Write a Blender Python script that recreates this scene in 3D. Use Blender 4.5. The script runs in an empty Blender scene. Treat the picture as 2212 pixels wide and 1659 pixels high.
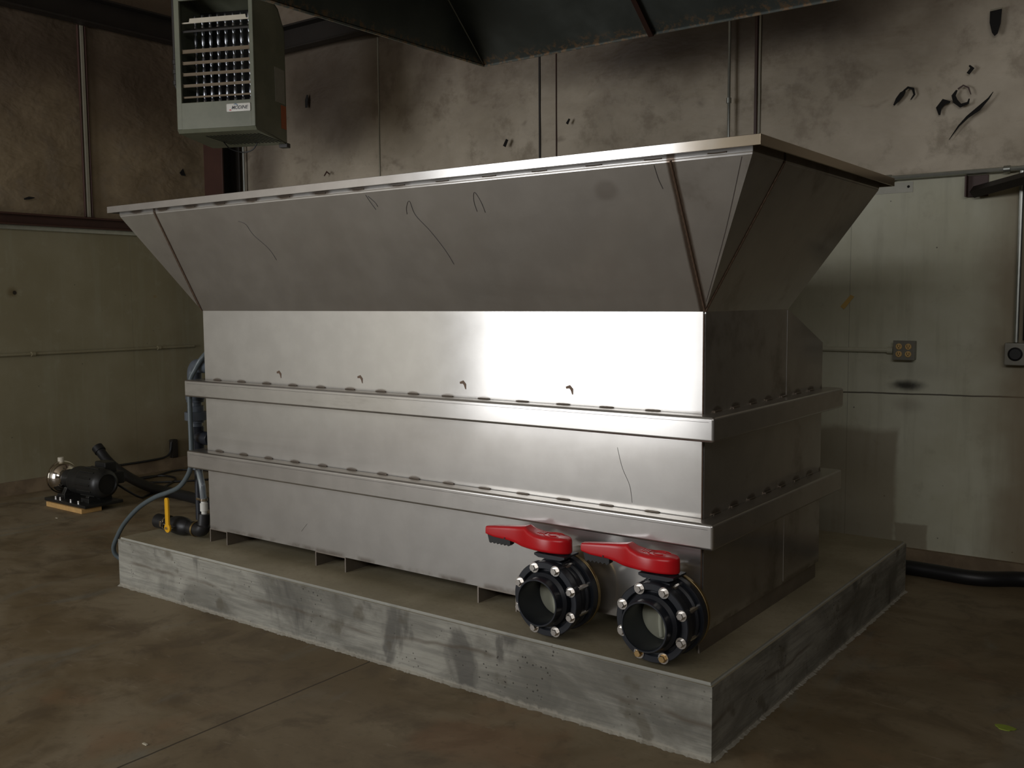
import bpy, bmesh, math, random
from mathutils import Vector, Matrix, noise
random.seed(4)
S = bpy.context.scene
COL = S.collection
PI = math.pi

# ------------------------------------------------------------------ materials
class NT:
    def __init__(s, name):
        m = bpy.data.materials.new(name); m.use_nodes = True
        s.m = m; s.n = m.node_tree.nodes; s.l = m.node_tree.links
        s.b = s.n['Principled BSDF']; s.out = s.n['Material Output']
        s._c = None
    def node(s, t, **k):
        x = s.n.new(t)
        for a, v in k.items(): setattr(x, a, v)
        return x
    def set(s, inp, v):
        if hasattr(v, 'type') and hasattr(v, 'links'): s.l.new(v, inp)
        elif isinstance(v, (tuple, list)) and len(v) == 3 and len(inp.default_value) == 4: inp.default_value = (*v, 1)
        else: inp.default_value = v
    def co(s):
        if s._c is None: s._c = s.node('ShaderNodeTexCoord').outputs['Object']
        return s._c
    def xyz(s):
        x = s.node('ShaderNodeSeparateXYZ'); s.l.new(s.co(), x.inputs[0]); return x.outputs
    def map(s, scale=(1, 1, 1), loc=(0, 0, 0)):
        x = s.node('ShaderNodeMapping'); s.l.new(s.co(), x.inputs[0])
        x.inputs['Scale'].default_value = scale; x.inputs['Location'].default_value = loc
        return x.outputs[0]
    def noise(s, scale, detail=4, rough=.55, vec=None, dist=0):
        x = s.node('ShaderNodeTexNoise'); s.l.new(vec or s.co(), x.inputs['Vector'])
        x.inputs['Scale'].default_value = scale; x.inputs['Detail'].default_value = detail
        x.inputs['Roughness'].default_value = rough; x.inputs['Distortion'].default_value = dist
        return x.outputs['Fac']
    def voro(s, scale, vec=None, out='Distance'):
        x = s.node('ShaderNodeTexVoronoi'); s.l.new(vec or s.co(), x.inputs['Vector'])
        x.inputs['Scale'].default_value = scale; return x.outputs[out]
    def ramp(s, v, a, b, lo=0., hi=1.):
        x = s.node('ShaderNodeMapRange'); x.interpolation_type = 'SMOOTHSTEP'
        s.set(x.inputs['Value'], v)
        for i, q in (('From Min', a), ('From Max', b), ('To Min', lo), ('To Max', hi)): s.set(x.inputs[i], q)
        return x.outputs[0]
    def math(s, op, a, b=0., c=None):
        x = s.node('ShaderNodeMath', operation=op); s.set(x.inputs[0], a); s.set(x.inputs[1], b)
        if c is not None: s.set(x.inputs[2], c)
        return x.outputs[0]
    def mul(s, a, b): return s.math('MULTIPLY', a, b)
    def add(s, a, b): return s.math('ADD', a, b)
    def sub(s, a, b): return s.math('SUBTRACT', a, b)
    def mx(s, a, b): return s.math('MAXIMUM', a, b)
    def mix(s, f, a, b):
        x = s.node('ShaderNodeMix', data_type='RGBA')
        s.set(x.inputs[0], f); s.set(x.inputs[6], a); s.set(x.inputs[7], b); return x.outputs[2]
    def bump(s, h, strength=.3, dist=.01):
        x = s.node('ShaderNodeBump'); s.l.new(h, x.inputs['Height'])
        x.inputs['Strength'].default_value = strength; x.inputs['Distance'].default_value = dist
        s.l.new(x.outputs[0], s.b.inputs['Normal']); return x.outputs[0]
    def p(s, **k):
        for a, v in k.items(): s.set(s.b.inputs[{'color': 'Base Color', 'rough': 'Roughness', 'metal': 'Metallic', 'spec': 'Specular IOR Level', 'coat': 'Coat Weight', 'trans': 'Transmission Weight', 'alpha': 'Alpha'}[a]], v)
        return s.m
    # soft blob mask in the x/z (or y/z) plane: 1 inside, 0 outside
    def blob(s, ax, cu, cz, ru, rz, wob=.35, edge=.5, sc=6, sq=False):
        o = s.xyz(); u = s.mul(s.sub(o[ax], cu), 1 / ru); z = s.mul(s.sub(o[2], cz), 1 / rz)
        d = s.mx(s.math('ABSOLUTE', u), s.math('ABSOLUTE', z)) if sq else s.math('SQRT', s.add(s.mul(u, u), s.mul(z, z)))
        d = s.add(d, s.mul(s.sub(s.noise(sc), .5), wob * 2))
        return s.ramp(d, 1 - edge, 1 + edge * .3, 1, 0)

def simple(name, c, rough=.5, metal=0., var=.12, sc=25, spec=.5):
    n = NT(name); f = n.noise(sc)
    n.p(color=n.mix(f, tuple(x * (1 - var * 1.5) for x in c), tuple(min(1, x * (1 + var)) for x in c)), rough=rough, metal=metal, spec=spec)
    return n.m

def steel(name, extra=None, tint=(.60, .585, .56), r1=.13, r2=.50, w=.52):
    """mill finish stainless: sharp lobe mixed with a broad satin lobe"""
    n = NT(name)
    big = n.noise(1.6, 3); fine = n.noise(9, 5, .6); grain = n.noise(60, 3, .6, n.map((1, 1, .04)))
    smear = n.noise(2.3, 4, .6, n.map((.35, 1, 1.6), (3, 1, 2)), .6)
    c = n.mix(n.ramp(fine, .35, .7), tuple(x * .93 for x in tint), tint)
    c = n.mix(n.mul(n.ramp(smear, .52, .72), .22), c, tuple(x * .62 for x in tint))
    if extra: c = extra(n, c)
    rr = n.add(n.mul(big, .10), n.mul(fine, .05))
    bmp = n.node('ShaderNodeBump'); bmp.inputs['Strength'].default_value = .05; bmp.inputs['Distance'].default_value = .01
    n.l.new(n.add(n.noise(1.1, 2), n.mul(grain, .01)), bmp.inputs['Height'])
    n.p(color=c, metal=1., rough=n.add(rr, r1 - .06)); n.l.new(bmp.outputs[0], n.b.inputs['Normal'])
    b2 = n.node('ShaderNodeBsdfPrincipled'); n.set(b2.inputs['Base Color'], c)
    b2.inputs['Metallic'].default_value = 1.; n.set(b2.inputs['Roughness'], n.add(rr, r2 - .06))
    ms = n.node('ShaderNodeMixShader'); ms.inputs[0].default_value = w
    n.l.new(n.b.outputs[0], ms.inputs[1]); n.l.new(b2.outputs[0], ms.inputs[2]); n.l.new(ms.outputs[0], n.out.inputs[0])
    return n.m

BROWN = (.13, .085, .055)
def line_mask(n, ax, v, w):            # dark tint band along a line of constant coordinate
    o = n.xyz(); d = n.math('ABSOLUTE', n.add(n.sub(o[ax], v), n.mul(n.sub(n.noise(14), .5), w * .35)))
    return n.ramp(d, w * .45, w, 1, 0)
def periodic(n, ax, x0, step, z0, ru, rz, amp=1.):
    o = n.xyz(); u = n.math('FRACT', n.mul(n.sub(o[ax], x0 - step / 2), 1 / step))
    u = n.mul(n.sub(u, .5), step / ru); z = n.mul(n.sub(o[2], z0), 1 / rz)
    d = n.math('SQRT', n.add(n.mul(u, u), n.mul(z, z)))
    d = n.add(d, n.mul(n.sub(n.noise(22), .5), .5))
    return n.mul(n.ramp(d, .5, 1.05, 1, 0), amp)

def body_extra(n, c):
    o = n.xyz()
    m = n.mx(periodic(n, 0, -.19, .184, 1.070, .040, .013, .6), periodic(n, 0, -.19, .184, .719, .040, .013, .6))
    m = n.mx(m, n.mx(periodic(n, 0, -.19, .184, .985, .045, .012, .4), periodic(n, 0, -.19, .184, .630, .045, .012, .4)))
    m = n.mul(m, n.ramp(o[0], -1.4, -.6, 1., .35))
    side = n.ramp(o[0], -.004, -.001)
    ms = n.mx(periodic(n, 1, .10, .15, 1.073, .045, .018, .6), periodic(n, 1, .10, .15, .723, .045, .018, .6))
    m = n.mx(n.mul(m, n.sub(1., side)), n.mul(ms, side))
    m = n.mx(m, n.mul(n.mul(n.ramp(n.noise(2.6, 5, .65), .5, .75), .6), side))
    edge = n.ramp(n.math('ABSOLUTE', n.sub(o[2], .327)), .0, .02, .55, 0)
    m = n.mx(m, n.mul(edge, n.ramp(n.noise(8), .4, .6)))
    return n.mix(m, c, BROWN)
def hop_extra(n, c):
    o = n.xyz()
    front = n.ramp(o[1], 0., .002, 1, 0)
    m = n.mx(n.mul(n.mx(line_mask(n, 0, -.004, .020), line_mask(n, 0, -2.69, .014)), front), n.mul(line_mask(n, 1, .004, .013), n.ramp(o[0], 0., .002)))
    m = n.mul(m, .88)
    m = n.mx(m, n.mul(n.mul(periodic(n, 0, -2.62, .213, 1.882, .068, .014, .8), front), n.ramp(o[0], -1.5, -.7, 1, .25)))
    m = n.mx(m, n.mul(n.mul(n.ramp(n.noise(4, 5, .65), .5, .72), .35), n.ramp(o[0], 0., .002)))
    smudge = n.mul(n.blob(0, -.25, 1.80, .05, .035, .4), .25)
    return n.mix(n.mx(m, smudge), c, BROWN)
def rib_extra(n, c):
    g = n.node('ShaderNodeNewGeometry'); sp = n.node('ShaderNodeSeparateXYZ'); n.l.new(g.outputs['Normal'], sp.inputs[0])
    up = n.ramp(sp.outputs[2], .6, .95)       # dust lying on the upward faces
    c = n.mix(n.mul(up, .45), c, (.30, .25, .17))
    return n.mix(n.mul(n.ramp(n.noise(5, 5, .7, n.map((.5, 1, 2))), .55, .75), .3), c, (.3, .28, .25))
def rim_extra(n, c):
    o = n.xyz(); tan = n.mul(n.ramp(n.add(o[0], n.mul(n.noise(7), .25)), .10, .35), .65)  # tan reflection at the rim's right end, painted into the steel colour
    return n.mix(tan, c, (.42, .31, .16))
M = {}
M['body'] = steel('tank_stainless', body_extra)
M['hop'] = steel('hopper_stainless', hop_extra)
M['rib'] = steel('rib_stainless', rib_extra, r1=.15, w=.42)
M['rim'] = steel('rim_stainless', rim_extra, r1=.14, w=.40)
M['weld'] = simple('weld_bead', (.26, .22, .18), .4, .9)
M['burn'] = simple('burnt_tint', (.14, .09, .06), .5, .4)
M['pencil'] = simple('marker_line', (.10, .085, .08), .7)
M['chan'] = simple('channel_steel', (.33, .29, .25), .45, .8, .3, 9)
M['pvc'] = simple('dark_grey_pvc', (.016, .019, .026), .38, 0, .2, 12)
M['pvc2'] = simple('grey_pvc', (.085, .10, .12), .33, 0, .2, 12)
M['black'] = simple('black_rubber', (.012, .012, .013), .45)
M['blackm'] = simple('black_paint', (.018, .018, .017), .4, 0, .3)
M['red'] = simple('red_plastic', (.62, .010, .016), .28, 0, .10, 8)
M['bolt'] = simple('bright_bolt', (.75, .72, .68), .25, 1.)
M['boltg'] = simple('zinc_gold_bolt', (.75, .52, .24), .3, 1.)
M['disc'] = simple('cream_disc', (.55, .56, .44), .4, 0, .06)
M['yellow'] = simple('yellow_vinyl', (.80, .42, .012), .4, 0, .06)
M['white'] = simple('white_plastic', (.75, .74, .68), .4)
M['brass'] = simple('dull_brass', (.42, .31, .15), .42, 1., .3)
M['chrome'] = simple('polished_steel', (.72, .66, .58), .12, 1., .05)
M['galv'] = simple('galvanised', (.50, .52, .48), .33, .9, .15)
M['cable'] = simple('grey_cable', (.10, .125, .135), .35, 0, .1)
M['wood'] = simple('raw_wood', (.62, .38, .14), .7, 0, .2)
M['redst'] = simple('red_oxide_steel', (.065, .028, .02), .5, 0, .25, 6)
M['darkst'] = simple('dark_primer_steel', (.020, .016, .013), .5, 0, .3, 6)
M['cream'] = simple('cream_metal', (.62, .57, .46), .45)
M['leaf'] = simple('leaf_green', (.26, .33, .04), .6)
M['leaf2'] = simple('straw', (.55, .5, .38), .7)
M['plate'] = simple('grey_label', (.30, .29, .25), .5)
M['orange'] = simple('orange_label', (.42, .10, .025), .5)
M['ink'] = simple('ink_grey', (.06, .06, .075), .5)
M['inkred'] = simple('ink_red', (.6, .03, .03), .5)
M['inkblue'] = simple('ink_blue', (.05, .16, .30), .5)
M['tube'] = simple('heat_tube', (.50, .52, .56), .3, 1., .1)
M['brownlv'] = simple('louvre_brown', (.17, .125, .075), .5, .2, .15)
M['tape'] = simple('tape', (.62, .42, .13), .6)
M['ivory'] = simple('receptacle', (.75, .50, .20), .45)
M['boxg'] = simple('box_grey', (.26, .25, .21), .4, .3)
M['void'] = simple('torn_edge', (.008, .007, .006), .9)
M['chip'] = simple('torn_vinyl', (.30, .27, .20), .7)
M['vinst'] = simple('batten', (.33, .31, .24), .4, 0, .3, 5)

def m_casing():
    n = NT('heater_green'); f = n.noise(5, 5, .6)
    return n.p(color=n.mix(n.ramp(f, .35, .7), (.145, .155, .108), (.19, .198, .14)), rough=.42, metal=.0)
M['casing'] = m_casing()
def m_hood():
    n = NT('hood_sheet'); f = n.noise(2.2, 5, .6); o = n.xyz()
    c = n.mix(n.ramp(f, .35, .68), (.15, .17, .16), (.22, .245, .23))
    lip = n.ramp(n.add(o[2], n.mul(n.noise(18, 5, .7), .06)), 2.79, 2.83, 1, 0)
    rust = n.mul(lip, n.ramp(n.noise(30, 4, .7), .47, .6))
    c = n.mix(rust, c, n.mix(n.noise(45), (.42, .38, .30), (.42, .22, .09)))
    return n.p(color=c, rough=n.ramp(f, .3, .7, .38, .6), metal=.65)
M['hood'] = m_hood()
def m_floor():
    n = NT('stained_concrete_floor'); o = n.xyz()
    a = n.noise(.9, 6, .6, n.map((1, 1.6, 1)), .8); b = n.noise(4.5, 6, .65, None, .6); d = n.noise(26, 4, .6)
    c = n.mix(n.ramp(a, .35, .65), (.170, .125, .068), (.270, .220, .142))
    c = n.mix(n.mul(n.ramp(b, .45, .7), .65), c, (.10, .072, .042))
    c = n.mix(n.mul(n.ramp(n.noise(2.2, 5, .6, n.map((1.4, .5, 1), (4, 2, 0)), .9), .55, .75), .5), c, (.20, .215, .19))
    c = n.mix(n.mul(n.ramp(n.noise(1.3, 4, .6, n.map(loc=(7, 3, 0))), .58, .7), .4), c, (.26, .145, .075))
    c = n.mix(n.mul(n.ramp(d, .55, .75), .3), c, (.08, .06, .04)); sc = n.noise(11, 5, .7, n.map((.5, 2.2, 1), (1, 6, 0)), .4); c = n.mix(n.mul(n.ramp(sc, .60, .72), .35), c, (.34, .29, .21))
    wob = n.add(n.sub(o[0], -1.345), n.mul(n.sub(n.noise(6), .5), .008))
    j = n.ramp(n.math('ABSOLUTE', wob), .0015, .006, 1, 0)
    c = n.mix(n.mul(j, .8), c, (.03, .022, .015))
    n.bump(n.sub(n.mul(n.add(b, n.mul(d, .3)), .2), j), .25, .01)
    return n.p(color=c, rough=n.ramp(a, .3, .7, .5, .75), spec=.35)
M['floor'] = m_floor()
def m_padside():
    n = NT('formed_concrete'); o = n.xyz()
    a = n.noise(2.2, 5, .6, n.map((1, 1, 2.2)), .6); gr = n.noise(22, 5, .75, n.map((.14, .14, 2.8)))
    c = n.mix(n.ramp(a, .35, .68), (.17, .163, .135), (.40, .39, .335))
    c = n.mix(n.mul(n.ramp(gr, .45, .62), .38), c, (.12, .12, .105))
    st = n.noise(4.2, 4, .6, n.map((1.3, 1.3, .55), (2, 0, 5)), .5)
    c = n.mix(n.mul(n.ramp(st, .56, .68), .7), c, (.085, .08, .07))
    bl = n.noise(7, 3, .5, n.map(loc=(9, 1, 4))); c = n.mix(n.mul(n.ramp(bl, .60, .70), .6), c, (.10, .085, .055))
    v = n.voro(46); holes = n.mul(n.ramp(v, .10, .2, 1, 0), n.ramp(n.noise(5, 2, .5, n.map(loc=(3, 8, 2))), .5, .6))
    c = n.mix(n.mul(holes, .8), c, (.03, .025, .02))
    wv = n.add(n.sub(o[2], .135), n.mul(n.sub(n.noise(1.7, 3), .5), .16))
    c = n.mix(n.mul(n.ramp(n.math('ABSOLUTE', wv), .0, .014, 1, 0), n.mul(n.ramp(n.noise(2.4, 3), .45, .6), .6)), c, (.10, .075, .05))
    lo = n.ramp(n.add(o[2], n.mul(n.noise(35), .03)), .02, .035, 1, 0)
    c = n.mix(n.mul(lo, .6), c, (.44, .41, .34))
    hi = n.ramp(o[2], .238, .247); c = n.mix(n.mul(hi, .6), c, (.46, .46, .41))
    n.bump(n.add(n.mul(gr, .5), n.mul(holes, -1.)), .35, .006)
    return n.p(color=c, rough=n.ramp(a, .3, .7, .55, .8), spec=.4)
M['padside'] = m_padside()
def m_padtop():
    n = NT('dusty_concrete'); a = n.noise(3, 5, .6); b = n.noise(60, 3, .6)
    c = n.mix(n.ramp(a, .35, .7), (.26, .225, .145), (.36, .315, .215))
    c = n.mix(n.mul(n.ramp(b, .5, .7), .2), c, (.14, .115, .07))
    return n.p(color=c, rough=.62, spec=.4)
M['padtop'] = m_padtop()
def m_liner(ax, stains, k=(1, 1, 1)):
    n = NT('painted_liner_panel'); o = n.xyz()
    a = n.noise(1.4, 5, .6); b = n.noise(9, 5, .65); st = n.noise(14, 4, .6, n.map((1, 1, .09)))
    c = n.mix(n.ramp(a, .35, .7), tuple(x * y for x, y in zip((.51, .50, .37), k)), tuple(x * y for x, y in zip((.62, .62, .50), k)))
    c = n.mix(n.mul(n.ramp(st, .5, .72), .3), c, (.33, .32, .23))
    c = n.mix(n.mul(n.ramp(b, .55, .75), .35), c, (.36, .34, .25))
    v = n.voro(7.5, n.map((1, 1, 1), (.3, .2, .7))); c = n.mix(n.ramp(v, .025, .04, .8, 0), c, (.07, .06, .04))
    for s in stains:
        c = n.mix(n.mul(n.blob(ax, *s[:4], wob=s[6], edge=s[7], sc=s[8], sq=len(s) > 9), s[4]), c, s[5])
    if ax == 0:
        w = n.add(n.sub(o[2], .925), n.mul(n.sub(n.noise(3), .5), .02)); w = n.sub(w, n.mul(n.sub(o[0], -.29), .02))
        c = n.mix(n.ramp(n.math('ABSOLUTE', w), .0015, .006, .9, 0), c, (.04, .03, .02))
        s1 = n.ramp(n.math('ABSOLUTE', n.sub(o[0], -.335)), .001, .003, .45, 0); c = n.mix(s1, c, (.15, .14, .1))
        rt = n.ramp(n.add(o[0], n.mul(n.sub(n.noise(1.6), .5), .5)), .26, .56); c = n.mix(n.mul(rt, .75), c, (.21, .15, .08)); c = n.mix(n.mul(n.ramp(o[0], .62, 1.1), .85), c, (.06, .048, .03))  # brown dirt at right; unseen end beyond darkened to dim the tank's reflections
    else:
        s1 = n.ramp(n.math('ABSOLUTE', n.sub(o[1], 1.72)), .001, .004, .35, 0); c = n.mix(s1, c, (.15, .14, .1))
    n.bump(n.add(a, n.mul(st, .2)), .15, .02)
    return n.p(color=c, rough=.5, spec=.4)
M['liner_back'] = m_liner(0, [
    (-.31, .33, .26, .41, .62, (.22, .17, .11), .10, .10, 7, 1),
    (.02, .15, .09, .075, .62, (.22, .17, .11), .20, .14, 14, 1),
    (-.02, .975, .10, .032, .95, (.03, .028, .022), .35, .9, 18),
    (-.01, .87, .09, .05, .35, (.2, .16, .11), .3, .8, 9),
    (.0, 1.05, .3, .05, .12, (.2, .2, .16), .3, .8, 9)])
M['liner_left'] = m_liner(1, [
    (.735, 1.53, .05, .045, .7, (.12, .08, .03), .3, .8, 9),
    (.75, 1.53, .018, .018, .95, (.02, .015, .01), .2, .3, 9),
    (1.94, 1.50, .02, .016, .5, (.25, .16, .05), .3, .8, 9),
    (1.9, .25, .9, .35, .35, (.16, .10, .05), .4, .9, 3)], (.49, .44, .36))  # same paint as the back panel, with the left wall's shade multiplied in
def m_vinyl(ax, spots, k=(1, 1, 1)):
    n = NT('dirty_insulation_vinyl'); o = n.xyz()
    a = n.noise(1.3, 6, .62, n.map((1, 1, 1.3)), .2); b = n.noise(5, 6, .66); wr = n.noise(3.2, 3.5, .62, n.map((1, 1, 1.9), (2, 5, 1)), .25)
    c = n.mix(n.ramp(a, .35, .68), tuple(x * y for x, y in zip((.45, .39, .30), k)), tuple(x * y for x, y in zip((.61, .54, .43), k)))
    c = n.mix(n.mul(n.ramp(b, .48, .68), .6), c, (.24, .195, .14))
    c = n.mix(n.mul(n.ramp(wr, .60, .74), .55), c, (.20, .155, .115))
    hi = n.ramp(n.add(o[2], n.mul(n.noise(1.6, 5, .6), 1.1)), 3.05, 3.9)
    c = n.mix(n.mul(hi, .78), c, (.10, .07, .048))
    for s in spots: c = n.mix(n.mul(n.blob(ax, *s[:4], wob=.35, edge=.9, sc=2.5), s[4]), c, (.055, .038, .026))
    if ax == 0: c = n.mix(n.mul(n.ramp(o[0], .9, 1.6), .8), c, (.07, .055, .04))  # out-of-view right end coloured darker so the tank end reflects less light
    n.bump(n.add(n.mul(wr, .9), n.mul(n.noise(9, 3), .18)), .6, .04)
    return n.p(color=c, rough=.6, spec=.35)
M['vinyl_back'] = m_vinyl(0, [(-4.55, 3.1, .55, .65, .9), (-5.3, 2.6, .3, .8, .7), (-1.5, 2.98, 1.1, .20, .9), (-.6, 3.02, .5, .2, .8), (-4.2, 2.8, .25, .25, .5)])  # dark blotches beside the heater and below the hood edge
M['vinyl_left'] = m_vinyl(1, [(.9, 3.4, 1., .3, .6), (2., 3.2, .5, .4, .5)], (.50, .44, .35))  # same vinyl as the back wall, tinted down to paint in shade
def m_ceil():
    n = NT('ceiling_insulation'); return n.p(color=n.mix(n.noise(1.5, 5), (.34, .29, .22), (.5, .43, .33)), rough=.7)
M['ceil'] = m_ceil()
M['farwall'] = simple('far_wall', (.30, .28, .22), .7, 0, .2, 1.)
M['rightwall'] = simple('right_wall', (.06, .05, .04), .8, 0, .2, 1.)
def m_curb():
    n = NT('curb_concrete'); a = n.noise(4, 5, .6)
    return n.p(color=n.mix(n.ramp(a, .35, .7), (.16, .115, .07), (.28, .21, .13)), rough=.8)
M['curb'] = m_curb()
def m_clear():
    n = NT('clear_hose'); return n.p(color=(.55, .62, .68), rough=.12, trans=.75)
M['clear'] = m_clear()

# ------------------------------------------------------------------ mesh helpers
def new(): return bmesh.new()
def box(bm, x0, x1, y0, y1, z0, z1, mat=0):
    vs = [bm.verts.new((x, y, z)) for z in (z0, z1) for y in (y0, y1) for x in (x0, x1)]
    fs = []
    for f in ((0, 2, 3, 1), (4, 5, 7, 6), (0, 1, 5, 4), (2, 6, 7, 3), (0, 4, 6, 2), (1, 3, 7, 5)):
        q = bm.faces.new([vs[i] for i in f]); q.material_index = mat; fs.append(q)
    return vs
def prism(bm, pts, axis, a, b):
    """polygon in the two other axes extruded along axis"""
    def P(q, t):
        if axis == 0: return (t, q[0], q[1])
        if axis == 1: return (q[0], t, q[1])
        return (q[0], q[1], t)
    A = [bm.verts.new(P(q, a)) for q in pts]; B = [bm.verts.new(P(q, b)) for q in pts]
    bm.faces.new(A); bm.faces.new(B[::-1]); n = len(pts)
    for i in range(n): bm.faces.new([A[i], B[i], B[(i + 1) % n], A[(i + 1) % n]])
def frame_of(d):
    d = d.normalized(); u = Vector((0, 0, 1)) if abs(d.z) < .9 else Vector((1, 0, 0))
    a = d.cross(u).normalized(); return a, d.cross(a).normalized()
def lathe(bm, prof, c=(0, 0, 0), ax=(0, 0, 1), seg=32, closed=False):
    """prof: (radius, distance along ax)"""
    ax = Vector(ax).normalized(); a, b = frame_of(ax); c = Vector(c); rings = []
    for r, h in prof:
        if r < 1e-6: rings.append([bm.verts.new(c + ax * h)])
        else: rings.append([bm.verts.new(c + ax * h + (a * math.cos(2 * PI * i / seg) + b * math.sin(2 * PI * i / seg)) * r) for i in range(seg)])
    pairs = list(zip(rings, rings[1:])) + ([(rings[-1], rings[0])] if closed else [])
    for R0, R1 in pairs:
        for i in range(seg):
            j = (i + 1) % seg
            if len(R0) == 1 and len(R1) == 1: continue
            if len(R0) == 1: bm.faces.new([R0[0], R1[i], R1[j]])
            elif len(R1) == 1: bm.faces.new([R0[i], R1[0], R0[j]])
            else: bm.faces.new([R0[i], R1[i], R1[j], R0[j]])
def cyl(bm, c, ax, r, h, seg=24, bev=.0):
    if bev: lathe(bm, [(0, 0), (r - bev, 0), (r, bev), (r, h - bev), (r - bev, h), (0, h)], c, ax, seg)
    else: lathe(bm, [(0, 0), (r, 0), (r, h), (0, h)], c, ax, seg)
def smooth_path(pts, n=8):
    P = [Vector(p) for p in pts]; out = []
    for i in range(len(P) - 1):
        p0 = P[max(i - 1, 0)]; p1 = P[i]; p2 = P[i + 1]; p3 = P[min(i + 2, len(P) - 1)]
        for k in range(n):
            t = k / n
            out.append(.5 * ((2 * p1) + (-p0 + p2) * t + (2 * p0 - 5 * p1 + 4 * p2 - p3) * t * t + (-p0 + 3 * p1 - 3 * p2 + p3) * t ** 3))
    out.append(P[-1]); return out
def tube(bm, pts, r, seg=12, caps=True, n=8, smooth=True):
    P = smooth_path(pts, n) if smooth else [Vector(p) for p in pts]
    prev = None; rings = []
    for i, p in enumerate(P):
        d = (P[min(i + 1, len(P) - 1)] - P[max(i - 1, 0)]).normalized()
        if prev is None: a, b = frame_of(d)
        else:
            a = (prev - d * prev.dot(d)).normalized(); b = d.cross(a)
        prev = a
        rr = r[i] if isinstance(r, list) else r
        rings.append([bm.verts.new(p + (a * math.cos(2 * PI * k / seg) + b * math.sin(2 * PI * k / seg)) * rr) for k in range(seg)])
    for A, B in zip(rings, rings[1:]):
        for k in range(seg): bm.faces.new([A[k], A[(k + 1) % seg], B[(k + 1) % seg], B[k]])
    if caps: bm.faces.new(rings[0][::-1]); bm.faces.new(rings[-1])
def rounded(bm, x0, x1, y0, y1, z0, z1, b=.006, seg=2):
    t = bmesh.new(); box(t, x0, x1, y0, y1, z0, z1)
    bmesh.ops.bevel(t, geom=t.edges[:], offset=b, segments=seg, affect='EDGES', profile=.5)
    me = bpy.data.meshes.new('t'); t.to_mesh(me); t.free(); bm.from_mesh(me); bpy.data.meshes.remove(me)
def obj(name, bm, mats, parent=None, smooth=True, bevel=0., M4=None, angle=.6, wn=True):
    bmesh.ops.recalc_face_normals(bm, faces=bm.faces[:])
    if M4 is not None: bm.transform(M4)
    me = bpy.data.meshes.new(name); bm.to_mesh(me); bm.free()
    o = bpy.data.objects.new(name, me); COL.objects.link(o)
    for m in (mats if isinstance(mats, (list, tuple)) else [mats]): me.materials.append(m)
    if smooth:
        for p in me.polygons: p.use_smooth = True
        me.set_sharp_from_angle(angle=angle)
    if bevel:
        md = o.modifiers.new('b', 'BEVEL'); md.width = bevel; md.segments = 3; md.limit_method = 'ANGLE'; md.angle_limit = .6; md.harden_normals = True
    elif smooth and wn:
        md = o.modifiers.new('w', 'WEIGHTED_NORMAL'); md.keep_sharp = True; md.weight = 100
    if parent:
        o.parent = parent
        if parent.type == 'EMPTY': o.matrix_parent_inverse = Matrix.Translation(-parent.location)
    return o
def tag(o, label=None, cat=None, group=None, kind=None):
    if label: o['label'] = label
    if cat: o['category'] = cat
    if group: o['group'] = group
    if kind: o['kind'] = kind
    return o
def thing(name, loc, label, cat, group=None):
    o = bpy.data.objects.new(name, None); COL.objects.link(o); o.location = loc
    o.empty_display_size = .1
    return tag(o, label, cat, group)
def struct(name, bm, m, parent=None, **k):
    o = obj(name, bm, m, parent, **k)
    if parent is None: o['kind'] = 'structure'
    return o

# ------------------------------------------------------------------ room shell
XL, YB, XR, YF, ZC = -6.03, 2.55, 5.2, -6.0, 4.9
bm = new(); box(bm, XL - .3, XR + .3, YF - 3.0, YB + .3, -.2, 0); struct('floor', bm, M['floor'], smooth=False)
bm = new(); box(bm, XL - .3, XR + .3, YF - .2, YB + .3, ZC, ZC + .2); struct('ceiling', bm, M['ceil'], smooth=False)
def puffy(bm, ax, plane, u0, u1, z0, z1, nu, nz, amp, sgn, seams):
    V = []
    for j in range(nz + 1):
        row = []
        for i in range(nu + 1):
            u = u0 + (u1 - u0) * i / nu; z = z0 + (z1 - z0) * j / nz
            q = min([abs(u - s) for s in seams] + [9]); pf = min(1, q / .35)
            d = amp * pf * (.5 + noise.noise((u * 1.1, z * 1.3, plane)) + .35 * noise.noise((u * 3.5 + z, z * 4.5, 5)))
            p = (u, plane + sgn * d, z) if ax == 0 else (plane + sgn * d, u, z)
            row.append(bm.verts.new(p))
        V.append(row)
    for j in range(nz):
        for i in range(nu): bm.faces.new([V[j][i], V[j][i + 1], V[j + 1][i + 1], V[j + 1][i]])
# back wall: solid behind, puffy insulation above, liner panel below
bm = new(); box(bm, XL - .3, XR + .3, YB + .05, YB + .3, 0, ZC)
wb = struct('wall_back', bm, M['farwall'], smooth=False)
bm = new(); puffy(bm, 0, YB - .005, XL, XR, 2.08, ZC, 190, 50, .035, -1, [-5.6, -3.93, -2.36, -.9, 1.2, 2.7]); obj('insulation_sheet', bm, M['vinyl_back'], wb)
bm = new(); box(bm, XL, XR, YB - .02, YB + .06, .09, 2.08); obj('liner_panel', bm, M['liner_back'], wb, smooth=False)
bm = new(); box(bm, XL - .3, XL - .05, YF, YB + .05, 0, ZC)
wl = struct('wall_left', bm, M['farwall'], smooth=False)
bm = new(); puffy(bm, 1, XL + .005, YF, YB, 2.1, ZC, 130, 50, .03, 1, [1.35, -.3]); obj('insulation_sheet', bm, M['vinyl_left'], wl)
bm = new(); box(bm, XL - .06, XL, YF, YB, .09, 2.06); obj('liner_panel', bm, M['liner_left'], wl, smooth=False)
bm = new(); box(bm, XR, XR + .3, YF, YB + .05, 0, ZC); struct('wall_right', bm, M['rightwall'], smooth=False)
DX0, DX1, DZ = -5.75, -2.85, 3.5
WX0, WX1, WZ0, WZ1 = -.8, 5.0, 2.9, 3.9
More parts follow.
